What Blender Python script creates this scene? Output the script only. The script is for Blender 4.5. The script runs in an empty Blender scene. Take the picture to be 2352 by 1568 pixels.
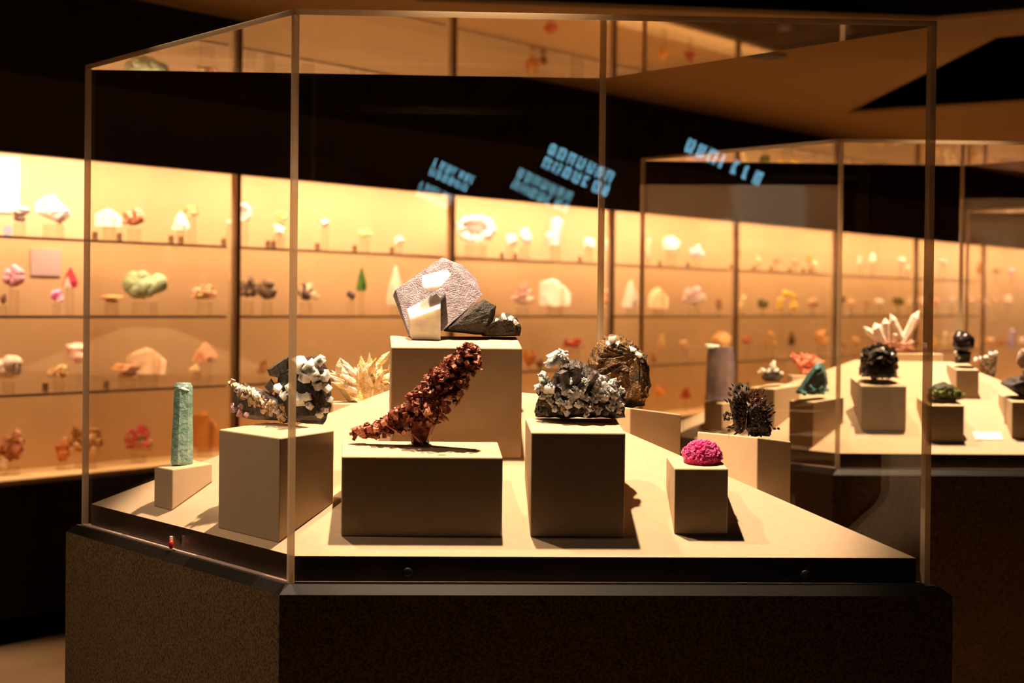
import bpy, bmesh, math, random
from mathutils import Vector, Matrix, noise
R = math.radians
scene = bpy.context.scene
C = scene.collection

# ------------------------------------------------------------------ camera
F = 5553.0                      # focal length in pixels of the 2352 px frame (85 mm on 36 mm)
EYE = 1.5
cam_d = bpy.data.cameras.new('camera'); cam = bpy.data.objects.new('camera', cam_d); C.objects.link(cam)
cam_d.lens = 85; cam_d.sensor_width = 36; cam_d.clip_start = 0.05; cam_d.clip_end = 200
CR = Matrix.Rotation(R(90 - 0.91), 3, 'X') @ Matrix.Rotation(R(0.6), 3, 'Z')
cam.matrix_world = Matrix.Translation((0, 0, EYE)) @ CR.to_4x4()
cam_d.dof.use_dof = True; cam_d.dof.focus_distance = 5.5; cam_d.dof.aperture_fstop = 4.8
scene.camera = cam
CO = Vector((0, 0, EYE))
def ray(px, py): return CR @ Vector(((px - 1176) / F, -(py - 784) / F, -1))
def proj(p):
    v = CR.transposed() @ (Vector(p) - CO)
    return 1176 + F * v.x / -v.z, 784 - F * v.y / -v.z
def on_plane(px, py, p0, n):
    r = ray(px, py); return CO + r * ((Vector(p0) - CO).dot(n) / r.dot(n))
def z_at(px, py, x, y):          # height over (x, y) that shows at image row py
    lo, hi = -1.0, 5.0
    for _ in range(40):
        m = (lo + hi) / 2
        if proj((x, y, m))[1] > py: lo = m
        else: hi = m
    return (lo + hi) / 2

# ------------------------------------------------------------------ world, exposure, large lights
w = bpy.data.worlds.new('world'); scene.world = w; w.use_nodes = True
w.node_tree.nodes['Background'].inputs[0].default_value = (1, .62, .3, 1)
w.node_tree.nodes['Background'].inputs[1].default_value = 0.0015
vs = scene.view_settings
vs.view_transform = 'Standard'; vs.look = 'None'; vs.gamma = 1; vs.use_curve_mapping = False
vs.exposure = 0.0
try:
    scene.cycles.transparent_max_bounces = 30
    scene.cycles.max_bounces = 6; scene.cycles.glossy_bounces = 2; scene.cycles.transmission_bounces = 4
    scene.cycles.diffuse_bounces = 3
    scene.cycles.caustics_reflective = False; scene.cycles.caustics_refractive = False
    scene.cycles.sample_clamp_indirect = 6.0
    scene.cycles.use_adaptive_sampling = False
except Exception: pass
WARM = (1.0, 0.68, 0.50)
SPOTC = (1.0, 0.74, 0.52)
def area_light(name, loc, rot, sx, sy, watts, col, spread=None):
    l = bpy.data.lights.new(name, 'AREA'); l.shape = 'RECTANGLE'; l.size = sx; l.size_y = sy
    l.energy = watts; l.color = col
    if spread: l.spread = spread
    o = bpy.data.objects.new(name, l); C.objects.link(o); o.location = loc; o.rotation_euler = rot
    return o
def spot(name, loc, target, watts, angle, blend=.6, col=SPOTC, rad=.03):
    l = bpy.data.lights.new(name, 'SPOT'); l.energy = watts; l.color = col
    l.spot_size = R(angle); l.spot_blend = blend; l.shadow_soft_size = rad
    o = bpy.data.objects.new(name, l); C.objects.link(o); o.location = loc
    o.rotation_euler = (Vector(target) - Vector(loc)).to_track_quat('-Z', 'Y').to_euler()
    return o

# gallery downlight over the aisle on the left: lights the carpet and the plinth's left side
spot('aisle_spot', (-2.55, 4.95, 2.85), (-1.3, 5.7, .3), 105, 75, .5)
spot('aisle_spot', (-2.6, 8.2, 2.85), (-2.5, 8.4, 0), 260, 80, .6)

# ------------------------------------------------------------------ helpers: tagging and meshes
def tag(o, label=None, cat=None, group=None, kind=None):
    if label: o['label'] = label
    if cat: o['category'] = cat
    if group: o['group'] = group
    if kind: o['kind'] = kind
    return o
def empty(name, loc=(0, 0, 0), rz=0):
    o = bpy.data.objects.new(name, None); C.objects.link(o); o.location = loc; o.rotation_euler = (0, 0, rz)
    o.empty_display_size = .05
    return o
class MB:
    """collects shapes into one mesh"""
    def __init__(s): s.v = []; s.f = []; s.sm = []
    def add(s, vs_, fs_, smooth=False):
        k = len(s.v); s.v += [tuple(p) for p in vs_]
        for f in fs_: s.f.append([i + k for i in f]); s.sm.append(smooth)
        return s
    def box(s, x0, x1, y0, y1, z0, z1, M=None):
        p = [Vector(q) for q in ((x0,y0,z0),(x1,y0,z0),(x1,y1,z0),(x0,y1,z0),(x0,y0,z1),(x1,y0,z1),(x1,y1,z1),(x0,y1,z1))]
        if M is not None: p = [M @ q for q in p]
        return s.add(p, [(0,3,2,1),(4,5,6,7),(0,1,5,4),(1,2,6,5),(2,3,7,6),(3,0,4,7)])
    def prism(s, poly, z0, z1, bottom=True, top=True, sides=True, z1s=None, z0s=None):
        n = len(poly)
        a = [(p[0], p[1], z0s[i] if z0s else z0) for i, p in enumerate(poly)]
        b = [(p[0], p[1], z1s[i] if z1s else z1) for i, p in enumerate(poly)]
        fs = []
        if bottom: fs.append(list(range(n))[::-1])
        if top: fs.append(list(range(n, 2*n)))
        if sides: fs += [(i, (i+1) % n, n + (i+1) % n, n + i) for i in range(n)]
        return s.add(a + b, fs)
    def crystal(s, p, d, L, r, n=6, tip=.25, rnd=None):
        p = Vector(p); d = Vector(d).normalized(); q = d.to_track_quat('Z', 'Y')
        a0 = (rnd or random).random() * 6
        vs_ = []
        for k, (h, rr) in enumerate(((0, r*.8), (L*(1-tip), r))):
            for i in range(n):
                a = a0 + 2*math.pi*i/n
                vs_.append(p + q @ Vector((rr*math.cos(a), rr*math.sin(a), h)))
        vs_.append(p + d*L)
        fs = [tuple(range(n))[::-1]] + [(i, (i+1) % n, n+(i+1) % n, n+i) for i in range(n)] + [(n+i, n+(i+1) % n, 2*n) for i in range(n)]
        return s.add(vs_, fs)
    def ball(s, c, r, sub=2, amp=0.0, sc=1.0, seed=0, squash=(1,1,1)):
        bm = bmesh.new(); bmesh.ops.create_icosphere(bm, subdivisions=sub, radius=1)
        o = Vector((seed*7.3, seed*3.1, seed*1.7))
        vs_ = []
        for v in bm.verts:
            q = v.co.copy()
            k = 1 + amp * noise.noise(q*sc + o)
            vs_.append(Vector((c[0] + q.x*k*r*squash[0], c[1] + q.y*k*r*squash[1], c[2] + q.z*k*r*squash[2])))
        fs = [[v.index for v in f.verts] for f in bm.faces]; bm.free()
        return s.add(vs_, fs, True)
    def hull(s, pts, cuts=2, amp=0.0, sc=40.0, smooth=False):
        bm = bmesh.new()
        for p in pts: bm.verts.new(p)
        r = bmesh.ops.convex_hull(bm, input=bm.verts)
        bad = [g for g in r['geom_interior'] if isinstance(g, bmesh.types.BMVert)]
        bad += [g for g in r['geom_unused'] if isinstance(g, bmesh.types.BMVert)]
        bmesh.ops.delete(bm, geom=list(set(bad)), context='VERTS')
        bmesh.ops.triangulate(bm, faces=bm.faces)
        if cuts: bmesh.ops.subdivide_edges(bm, edges=bm.edges, cuts=cuts, use_grid_fill=True)
        bmesh.ops.triangulate(bm, faces=bm.faces)
        bmesh.ops.recalc_face_normals(bm, faces=bm.faces); bm.normal_update()
        bm.verts.index_update()
        vs_ = []
        for v in bm.verts:
            k = 0
            if amp: k = amp * (noise.noise(v.co*sc) + .5*noise.noise(v.co*sc*2.3))
            vs_.append(v.co + v.normal*k)
        fs = [[v.index for v in f.verts] for f in bm.faces]; bm.free()
        return s.add(vs_, fs, smooth)
    def cube(s, c, r, rnd, sq=(1,1,1)):
        M = Matrix.Translation(c) @ Matrix.Rotation(rnd.random()*6, 4, Vector((rnd.gauss(0,1), rnd.gauss(0,1), rnd.gauss(0,1))).normalized())
        return s.box(-r*sq[0], r*sq[0], -r*sq[1], r*sq[1], -r*sq[2], r*sq[2], M)
    def build(s, name, mat, parent=None, bevel=0):
        me = bpy.data.meshes.new(name); me.from_pydata(s.v, [], s.f); me.update()
        me.polygons.foreach_set('use_smooth', s.sm)
        if mat: me.materials.append(mat)
        o = bpy.data.objects.new(name, me); C.objects.link(o)
        if parent: o.parent = parent
        if bevel:
            m = o.modifiers.new('bevel', 'BEVEL'); m.width = bevel; m.segments = 2; m.limit_method = 'ANGLE'
        return o

# ------------------------------------------------------------------ materials
def srgb(h):
    if not isinstance(h, str): return h
    c = [int(h[i:i+2], 16)/255 for i in (0, 2, 4)]
    return tuple(x/12.92 if x <= .04045 else ((x+.055)/1.055)**2.4 for x in c)
def nodes(name):
    m = bpy.data.materials.new(name); m.use_nodes = True
    nt = m.node_tree; nt.nodes.clear(); out = nt.nodes.new('ShaderNodeOutputMaterial')
    return m, nt, out
MATS = {}
def mat(name, col, col2=None, scale=20, rough=.6, metal=0, spec=.3, bump=0, bscale=None, thr=(.35, .65), trans=0, coat=0, sss=0):
    if name in MATS: return MATS[name]
    m, nt, out = nodes(name); N = nt.nodes.new; L = nt.links.new
    b = N('ShaderNodeBsdfPrincipled'); L(b.outputs[0], out.inputs[0])
    c1 = (*srgb(col), 1)
    b.inputs['Base Color'].default_value = c1
    b.inputs['Roughness'].default_value = rough; b.inputs['Metallic'].default_value = metal
    b.inputs['Specular IOR Level'].default_value = spec
    b.inputs['Transmission Weight'].default_value = trans
    if sss: b.inputs['Subsurface Weight'].default_value = sss; b.inputs['Subsurface Radius'].default_value = (1, .8, .6); b.inputs['Subsurface Scale'].default_value = .03
    if coat: b.inputs['Coat Weight'].default_value = coat; b.inputs['Coat Roughness'].default_value = .08
    tc = N('ShaderNodeTexCoord')
    if col2 is not None:
        n = N('ShaderNodeTexNoise'); n.inputs['Scale'].default_value = scale; n.inputs['Detail'].default_value = 5
        r = N('ShaderNodeValToRGB'); r.color_ramp.elements[0].position = thr[0]; r.color_ramp.elements[1].position = thr[1]
        r.color_ramp.elements[0].color = c1; r.color_ramp.elements[1].color = (*srgb(col2), 1)
        L(tc.outputs['Object'], n.inputs['Vector']); L(n.outputs['Fac'], r.inputs[0]); L(r.outputs[0], b.inputs['Base Color'])
    if bump:
        n2 = N('ShaderNodeTexNoise'); n2.inputs['Scale'].default_value = bscale or scale*3; n2.inputs['Detail'].default_value = 4
        bp = N('ShaderNodeBump'); bp.inputs['Strength'].default_value = bump; bp.inputs['Distance'].default_value = .01
        L(tc.outputs['Object'], n2.inputs['Vector']); L(n2.outputs['Fac'], bp.inputs['Height']); L(bp.outputs[0], b.inputs['Normal'])
    MATS[name] = m
    return m
def pane_mat(name, tint=(.97, .95, .9), f0=.045, extra=0.0, f90=1.0):
    """clear sheet: Schlick reflection over straight-through transmission"""
    m, nt, out = nodes(name); N = nt.nodes.new; L = nt.links.new
    lw = N('ShaderNodeLayerWeight'); lw.inputs[0].default_value = .5
    p = N('ShaderNodeMath'); p.operation = 'POWER'; p.inputs[1].default_value = 5; L(lw.outputs['Facing'], p.inputs[0])
    a = N('ShaderNodeMath'); a.operation = 'MULTIPLY_ADD'; a.inputs[1].default_value = f90 - f0; a.inputs[2].default_value = f0; L(p.outputs[0], a.inputs[0])
    t = N('ShaderNodeBsdfTransparent'); t.inputs[0].default_value = (*tint, 1)
    g = N('ShaderNodeBsdfGlossy'); g.inputs['Roughness'].default_value = 0.0; g.inputs[0].default_value = (1, 1, 1, 1)
    mx = N('ShaderNodeMixShader'); L(a.outputs[0], mx.inputs[0]); L(t.outputs[0], mx.inputs[1]); L(g.outputs[0], mx.inputs[2])
    last = mx
    if extra:
        d = N('ShaderNodeBsdfTranslucent'); d.inputs[0].default_value = (.95, .8, .6, 1)
        d2 = N('ShaderNodeBsdfDiffuse'); d2.inputs[0].default_value = (.95, .8, .6, 1)
        ad = N('ShaderNodeMixShader'); ad.inputs[0].default_value = .5; L(d.outputs[0], ad.inputs[1]); L(d2.outputs[0], ad.inputs[2])
        m2 = N('ShaderNodeMixShader'); m2.inputs[0].default_value = extra; L(mx.outputs[0], m2.inputs[1]); L(ad.outputs[0], m2.inputs[2])
        last = m2
    L(last.outputs[0], out.inputs[0])
    return m
def emit(name, col, k):
    m, nt, out = nodes(name); e = nt.nodes.new('ShaderNodeEmission'); e.inputs[0].default_value = (*srgb(col), 1); e.inputs[1].default_value = k
    nt.links.new(e.outputs[0], out.inputs[0]); return m
M_pane = pane_mat('acrylic_sheet', (.985, .975, .95), .014, f90=.5)   # low-reflection sheet
M_top = pane_mat('acrylic_top_sheet', (.985, .975, .95), .04)
M_edge = pane_mat('acrylic_edge', (.75, .66, .52), .10, .5)
M_glass = pane_mat('showcase_glass', (.985, .98, .96), .03)
M_shelf = pane_mat('shelf_glass', (.985, .97, .92), .03, .015)
M_shelfedge = mat('shelf_edge', 'd8b094', rough=.25, spec=.6)
M_mount = pane_mat('mount_acrylic', (.93, .9, .84), .06, .10)
M_sand = mat('sand_fabric', (.50, .37, .25), (.475, .35, .235), scale=60, rough=.95, spec=.05, bump=.15, bscale=900)
M_ped = mat('pedestal_paint', (.52, .385, .25), (.50, .37, .24), scale=30, rough=.85, spec=.1, bump=.1, bscale=700)
M_back = mat('showcase_back', (.78, .525, .29), (.75, .505, .275), scale=8, rough=.95, spec=.05)
M_wdeck = mat('showcase_floor', (.72, .53, .30), rough=.9, spec=.1)
M_black = mat('black_wall', (.012, .008, .006), (.016, .010, .007), scale=6, rough=.8, spec=.15)
M_rim = mat('dark_rim', (.035, .018, .010), (.05, .028, .016), scale=14, rough=.35, spec=.4)
M_ledge = mat('plinth_ledge', (.005, .0035, .002), (.010, .007, .004), scale=150, rough=.4, spec=.3)
M_granite = mat('speckled_plinth', (.16, .10, .045), (.05, .031, .014), scale=170, rough=.75, spec=.15, thr=(.42, .6))
M_floor = mat('carpet', (.42, .26, .13), (.36, .22, .105), scale=60, rough=1, spec=.02, bump=.3, bscale=400)
M_ceil = mat('ceiling_paint', (.52, .35, .16), (.50, .335, .15), scale=2, rough=.95, spec=.05)
M_dark = mat('ceiling_void', (.006, .004, .003), rough=.95, spec=.02)
M_alu = mat('mullion_metal', (.34, .23, .13), rough=.4, metal=.4)
M_edge_highlight = mat('acrylic_edge_highlight', 'e6c4b4', rough=.3, spec=.5)  # bright line along the acrylic's bottom edge, its highlight painted as pale pinkish colour
M_steel = mat('screw_steel', (.30, .27, .24), rough=.3, metal=1)

# ------------------------------------------------------------------ layout: the three rhombic cases
H = 0.60;  K = H/.5                           # case top above eye level
AB = Vector((2.23, .15)) * H; AD = Vector((-1.083, 2.08)) * H
A1 = Vector((-.759, 8.30)) * H
Z_TOP = EYE + H; Z_SEAT = EYE - .972*H; Z_EDGE = EYE - .880*H; Z_FLAT = EYE - .346*H; S_FLAT = .174
TH = .012
def offset(poly, d):           # inward offset of a CCW polygon (negative d grows it)
    n = len(poly); res = []
    for i in range(n):
        a, b, c = poly[i-1], poly[i], poly[(i+1) % n]
        e1 = (b-a).normalized(); e2 = (c-b).normalized()
        n1 = Vector((-e1.y, e1.x)); n2 = Vector((-e2.y, e2.x))
        k = (n1+n2) / (1 + n1.dot(n2))
        res.append(b + k*d)
    return res
class Case: pass
def make_case(A, lab, cat_words, grp=True):
    cs = Case(); B = A + AB; D = A + AD; Cc = A + AB + AD
    cs.poly = [A, B, Cc, D]; P = (A + Cc)/2; cs.P = P
    out = cs.poly; inn = offset(out, TH); deckp = offset(out, .017)
    # plinth
    pl = empty('display_plinth', (P.x, P.y, 0))
    tag(pl, 'dark speckled rhombic plinth with sand-covered sloping deck, ' + lab, 'plinth')
    loc = lambda poly: [(q.x-P.x, q.y-P.y) for q in poly]
    big = loc(offset(out, -.028)); mid = loc(offset(out, -.010))
    m = MB(); m.prism(big, 0, Z_SEAT-.020, top=False); m.build('plinth_body', M_granite, pl)
    n = 4; m = MB().add([(*q, Z_SEAT-.020) for q in big] + [(*q, Z_SEAT) for q in mid], [(i, (i+1) % n, n+(i+1) % n, n+i) for i in range(n)] + [tuple(range(n, 2*n))])
    m.build('ledge', M_ledge, pl)
    m = MB().prism(loc(deckp), Z_SEAT, Z_EDGE, bottom=False, top=False); m.build('rim_band', M_rim, pl)
    # deck: truncated pyramid
    base = [(q.x-P.x, q.y-P.y, Z_EDGE) for q in deckp]
    flat = [((q.x-P.x)*S_FLAT, (q.y-P.y)*S_FLAT, Z_FLAT) for q in out]
    m = MB().add(base + flat, [(i, (i+1) % n, n+(i+1) % n, n+i) for i in range(n)] + [(4, 5, 6, 7)])
    m.build('sloping_deck', M_sand, pl)
    cs.planes = []
    for i in range(4):
        a = Vector(base[i]) + Vector((P.x, P.y, 0)); b = Vector(base[(i+1) % 4]) + Vector((P.x, P.y, 0)); c = Vector(flat[i]) + Vector((P.x, P.y, 0))
        cs.planes.append((a, (b-a).cross(c-a).normalized()))
    cs.flat = [Vector(q) + Vector((P.x, P.y, 0)) for q in flat]
    # acrylic cover
    cv = empty('acrylic_cover', (P.x, P.y, Z_SEAT))
    tag(cv, 'clear acrylic cover over the sloping mineral deck, ' + lab, 'display cover')
    zt = Z_TOP - Z_SEAT
    lo = loc(out); li = loc(inn)
    for i in range(4):
        j = (i+1) % 4
        o0, o1, i0, i1 = Vector(lo[i]), Vector(lo[j]), Vector(li[i]), Vector(li[j])
        e = (o1-o0).normalized(); L = (o1-o0).length
        nn = Vector((-e.y, e.x))
        p0, p1 = o0 + e*TH*1.0, o1 - e*TH*1.0
        MB().prism([p0, p1, p1 + nn*TH, p0 + nn*TH], .004, zt-TH).build('side_pane', M_pane, cv)
        MB().prism([p0, p1, p1 + nn*TH, p0 + nn*TH], .0005, .004).build('bottom_edge', M_edge_highlight, cv)
        # glued corner
        po = Vector(lo[i-1]); e0 = (o0-po).normalized(); n0 = Vector((-e0.y, e0.x))
        pa, pb = o0 + e*TH*.98, o0 - e0*TH*.98
        MB().prism([o0, pa, i0, pb] if True else [], .0005, zt-TH).build('corner_edge', M_edge, cv)
        # top slab edges
        MB().prism([o0, o1, o1 + nn*.0025 - e*.002, o0 + nn*.0025 + e*.002], zt-TH, zt).build('top_edge', M_edge, cv)
    tp = [(q.x-P.x, q.y-P.y) for q in offset(out, .003)]
    MB().prism(tp, zt-TH+.0005, zt).build('top_pane', M_top, cv)
    cs.cover = cv
    return cs
case1 = make_case(A1, 'case with the grey cube and copper specimens', '')
A2 = Vector((1925-1176, 0)); zA2 = 5553/384*H
case2 = make_case(Vector((749/F*zA2, zA2)), 'case with the black spiky and green minerals', '')
zD3 = 5553/224*H
case3 = make_case(Vector((1039/F*zD3, zD3)) - AD, 'far case behind the one with green minerals', '')

# screws on the front rim of the near case and a little lock on the left rim
fa, fn = Vector((*case1.poly[0], 0)), Vector((AB.y, -AB.x, 0)).normalized()
def screw(px, py):
    p = on_plane(px, py, fa, fn)
    t = empty('rim_screw', p); t.rotation_euler = Vector(fn).to_track_quat('Z', 'Y').to_euler()
    m = MB()
    n = 16; prof = ((.0, .0095), (.003, .0085), (.004, .005), (.002, .004), (.002, 0))
    vs_ = []; fs = []
    for k, (h, r) in enumerate(prof[:4]):
        vs_ += [(r*math.cos(2*math.pi*i/n), r*math.sin(2*math.pi*i/n), h) for i in range(n)]
    for k in range(3): fs += [(k*n+i, k*n+(i+1) % n, (k+1)*n+(i+1) % n, (k+1)*n+i) for i in range(n)]
    fs.append(tuple(range(3*n, 4*n)))
    m.add(vs_, fs); m.build('screw_head', M_steel, t)
    MB().box(-.0035, .0035, -.0006, .0006, .0012, .0024).build('screw_slot', M_black, t)
    return t
s1 = screw(937, 1314); tag(s1, 'round steel screw on the dark rim below the copper specimen pedestal', 'screw')
s2 = screw(1850, 1319); tag(s2, 'round steel screw on the dark rim near the bare right corner', 'screw')
ln = Vector((-AD.y, AD.x, 0)).normalized()
la = Vector((*case1.poly[0], 0))
p = on_plane(398, 1245, la, ln)
lk = empty('cover_lock', p, math.atan2(ln.y, ln.x) + math.pi/2)
tag(lk, 'tiny red and white lock on the left rim of the near case', 'lock')
MB().box(-.010, -.002, -.006, 0, -.012, .014).build('lock_plate', mat('lock_white', 'e8dcc8', rough=.4), lk, .001)
m = MB().ball((.006, -.007, -.004), .0085, 2, squash=(1, .8, 1.3)); m.build('lock_button', mat('lock_red', 'a02018', rough=.3, spec=.5), lk)

# ------------------------------------------------------------------ room shell
WA = R(26.5); U = Vector((math.sin(WA), math.cos(WA))); NW = Vector((-math.cos(WA), math.sin(WA)))
HT = .622; z0w = HT*F/334
W0 = Vector((-1176/F*z0w, z0w))
ROTW = math.atan2(U.y, U.x)
Z_HEAD = EYE + HT; Z_S = [EYE + .43*HT, EYE - .125*HT, EYE - .675*HT]; Z_WDECK = EYE - 1.27*HT
Z_CEIL = EYE + 1.38; DEP = .43
T0, PITCH = 1.84, 2.27
KS = range(0, 9)
tA, tB = T0 + PITCH*(KS[0]-1) - 9, T0 + PITCH*KS[-1]
def wpt(t, d, z=0): q = W0 + U*t + NW*d; return Vector((q.x, q.y, z))
wl = empty('wall_left', (*W0, 0), ROTW); tag(wl, 'dark fascia and base of the lit wall showcase', None, None, 'structure')
MB().box(tA, tB, -.02, DEP+.1, Z_HEAD+.34, 3.6).build('upper_wall', M_black, wl)
MB().box(tA, tB, -.02, .035, Z_HEAD, Z_HEAD+.34).build('fascia_lip', mat('fascia_lip', (.03, .018, .009), rough=.6), wl)
MB().box(tA, tB, -.012, DEP+.1, .12, Z_WDECK-.022).build('lower_wall', M_black, wl)
MB().box(tA, tB, .05, DEP+.1, 0, .12).build('toe_kick', M_dark, wl)
MB().box(tA, tA + 9 - .02, -.012, DEP+.1, Z_WDECK-.022, Z_HEAD+.14).build('blank_wall', M_black, wl)
fl = MB().box(-14, 14, -8, 34, -.1, 0).build('floor', M_floor); tag(fl, 'brown carpeted gallery floor', None, None, 'structure')
rw = MB().box(-14, 14, -3.7, -3.5, 0, 3.6).build('wall_rear', M_black); tag(rw, 'black wall behind the visitor', None, None, 'structure')
rr = MB().box(9.5, 9.7, -8, 34, 0, 3.6).build('wall_right', M_black); tag(rr, 'dark right wall', None, None, 'structure')
fw_ = MB().box(-2, 14, 31, 31.2, 0, 3.6).build('wall_far', M_black); tag(fw_, 'dark far wall', None, None, 'structure')
cl = MB().box(-14, 14, -8, 34, 3.5, 3.6).build('ceiling', M_dark); tag(cl, 'dark ceiling void above the hanging panels', None, None, 'structure')
# hanging ceiling panels with angular voids
def cpt(px, py): return on_plane(px, py, (0, 0, Z_CEIL), Vector((0, 0, 1)))
def ceil_panel(name, pts, label):
    m = MB().prism([(q[0], q[1]) for q in pts], Z_CEIL, Z_CEIL + .02); o = m.build(name, M_ceil)
    tag(o, label, None, None, 'structure'); return o
q1 = cpt(960, 2); q2 = cpt(2150, 47); q3 = cpt(2352, 30); q4 = cpt(2290, 86); q5 = cpt(1940, 262); q6 = cpt(2352, 236); q7 = cpt(2352, 80)
wn = wpt(tA, -.02); wf = wpt(tB, -.02)
wq = wpt(3.6, -.02)
e67 = (q6-q5)*4 + q5; e47 = (q7-q4)*14 + q4; e23 = (q3-q2)*8 + q2
ceil_panel('ceiling_panel', [(-6.5, -3.4), (-2.2, -3.4), (q1.x, q1.y), (wq.x, wq.y), (wn.x, wn.y)], 'brown hanging ceiling panel along the showcase wall')
ceil_panel('ceiling_panel', [(q1.x, q1.y), (q2.x, q2.y), (q4.x, q4.y), (q5.x, q5.y), (wpt(12, -.02).x, wpt(12, -.02).y), (wq.x, wq.y)], 'broad brown ceiling panel above the middle of the gallery')
ceil_panel('ceiling_panel', [(q2.x, q2.y), (e23.x, e23.y), (e47.x, e47.y), (q4.x, q4.y)], 'narrow brown ceiling strip between two dark voids')
ceil_panel('ceiling_panel', [(q5.x, q5.y), (e67.x, e67.y), (9.4, 30.9), (wf.x, wf.y), (wpt(12, -.02).x, wpt(12, -.02).y)], 'brown ceiling panel at the far end of the gallery')
# round black ceiling downlight
c = cpt(1760, 126)
dl = empty('ceiling_downlight', (c.x, c.y, Z_CEIL)); tag(dl, 'round dark recessed downlight in the brown ceiling panel', 'downlight')
m = MB(); n = 24; vs_ = []
for h, r in ((0, .115), (-.012, .11), (-.012, .085), (.03, .08)):
    vs_ += [(r*math.cos(2*math.pi*i/n), r*math.sin(2*math.pi*i/n), h) for i in range(n)]
m.add(vs_, [(k*n+i, k*n+(i+1) % n, (k+1)*n+(i+1) % n, (k+1)*n+i) for k in range(3) for i in range(n)]); m.build('trim_ring', mat('downlight_black', (.01, .009, .008), rough=.4), dl)
MB().prism([(.084*math.cos(2*math.pi*i/n), .084*math.sin(2*math.pi*i/n)) for i in range(n)], -.006, -.004).build('lens', mat('downlight_lens', (.02, .02, .025), rough=.15), dl)

# ------------------------------------------------------------------ wall showcase bays
bay_words = {0: 'bay with the green botryoidal mineral', 1: 'bay with the green blade crystal', 2: 'bay with the white geode frame',
             3: 'bay with the white lilac crystal clump', 4: 'bay with the yellow hooked mineral', 5: 'bay with the olive cube', 6: 'bay just beyond the olive cube', 7: 'last bay but one, far down the wall', 8: 'last bay, farthest down the wall'}
LW = 82.0
for k in KS:
    t1 = T0 + PITCH*k; t0 = t1 - PITCH
    e = empty('wall_showcase', wpt(t0, 0), ROTW)
    tag(e, 'lit sand-backed wall showcase, ' + bay_words.get(k, 'bay outside the view at either end'), 'showcase', 'lit wall showcase bays')
    MB().box(0, PITCH, DEP-.02, DEP, Z_WDECK, Z_HEAD+.34).build('back_panel', M_back, e)
    MB().box(0, PITCH, .0, DEP-.02, Z_WDECK-.022, Z_WDECK).build('case_floor', M_wdeck, e)
    MB().box(0, PITCH, .035, DEP-.02, Z_HEAD+.32, Z_HEAD+.34).build('case_ceiling', M_wdeck, e)
    MB().box(.02, PITCH-.02, .002, .010, Z_WDECK, Z_HEAD).build('glass_pane', M_glass, e)
    MB().box(PITCH-.02, PITCH+.02, -.012, .022, Z_WDECK-.02, Z_HEAD+.01).build('mullion', M_alu, e)
    o = area_light('showcase_tube_light', wpt(t0 + PITCH/2, .075, Z_HEAD+.27), (R(-20), 0, ROTW), PITCH*.96, .05, LW, WARM)
    if -2 <= k <= 6:
        for s in range(3):
            g = empty('glass_shelf', wpt(t0, 0, Z_S[s]), ROTW)
            tag(g, ['top', 'second', 'third'][s] + ' glass shelf of the showcase ' + bay_words.get(k, 'bay at the end of the wall'), 'shelf', 'glass shelves of the wall showcase')
            MB().box(.022, PITCH-.022, .05, DEP-.022, -.010, 0).build('shelf_pane', M_shelf, g)
            MB().box(.022, PITCH-.022, .044, .050, -.011, .001).build('shelf_edge', M_shelfedge, g)

# lights over the cases (ceiling spots)
for cs, kk in ((case1, 1), (case2, 1), (case3, 1)):
    P = cs.P
    spot('ceiling_spot', (P.x + .06, P.y - .26, 3.3), (P.x + .02, P.y - .08, 1.15), 860*kk, 50, .3)
    spot('ceiling_spot', (P.x - .66, P.y - .20, 3.3), (P.x - .02, P.y - .05, 1.15), 230*kk, 50, .3)

# ------------------------------------------------------------------ pedestals
class Ped: pass
def edge_dir(cs, i):
    e = (cs.poly[(i+1) % 4] - cs.poly[i]).normalized(); return Vector((e.x, e.y, 0)), Vector((-e.y, e.x, 0))
def slope_z(cs, i, x, y):
    p0, n = cs.planes[i]; return p0.z - ((x-p0.x)*n.x + (y-p0.y)*n.y)/n.z
def block(corners, zb, zt, label, group):
    """corners CCW seen from above; each has its own bottom (on the slope) and top height"""
    cx = sum(c.x for c in corners)/4; cy = sum(c.y for c in corners)/4; zmin = min(zb)
    m = MB().prism([(c.x-cx, c.y-cy) for c in corners], 0, 0, z0s=[z-zmin for z in zb], z1s=[z-zmin for z in zt])
    o = m.build('pedestal', M_ped, None, .003); o.location = (cx, cy, zmin)
    tag(o, label, 'pedestal', group)
    p = Ped(); p.c = Vector((cx, cy, sum(zt)/4)); p.o = o; p.corners = corners; p.zt = zt
    return p
def ped(cs, face, L, Rr, py_top, dep, label, group, tilt=7.0):
    p0, n = cs.planes[face]; dep *= K
    a = on_plane(*L, p0, n); b = on_plane(*Rr, p0, n)
    e, v = edge_dir(cs, face)
    wdt = (b-a).dot(e); a = b - e*wdt
    cor = [a, b, b + v*dep, a + v*dep]
    z1 = z_at(0, py_top, b.x, b.y) if face == 0 else z_at(0, py_top, b.x, b.y)
    zt = [z1, z1, z1 + dep*math.tan(R(tilt)), z1 + dep*math.tan(R(tilt))]
    zb = [slope_z(cs, face, c.x, c.y) + .0005 for c in cor]
    p = block(cor, zb, zt, label, group); p.v = v; return p
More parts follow.
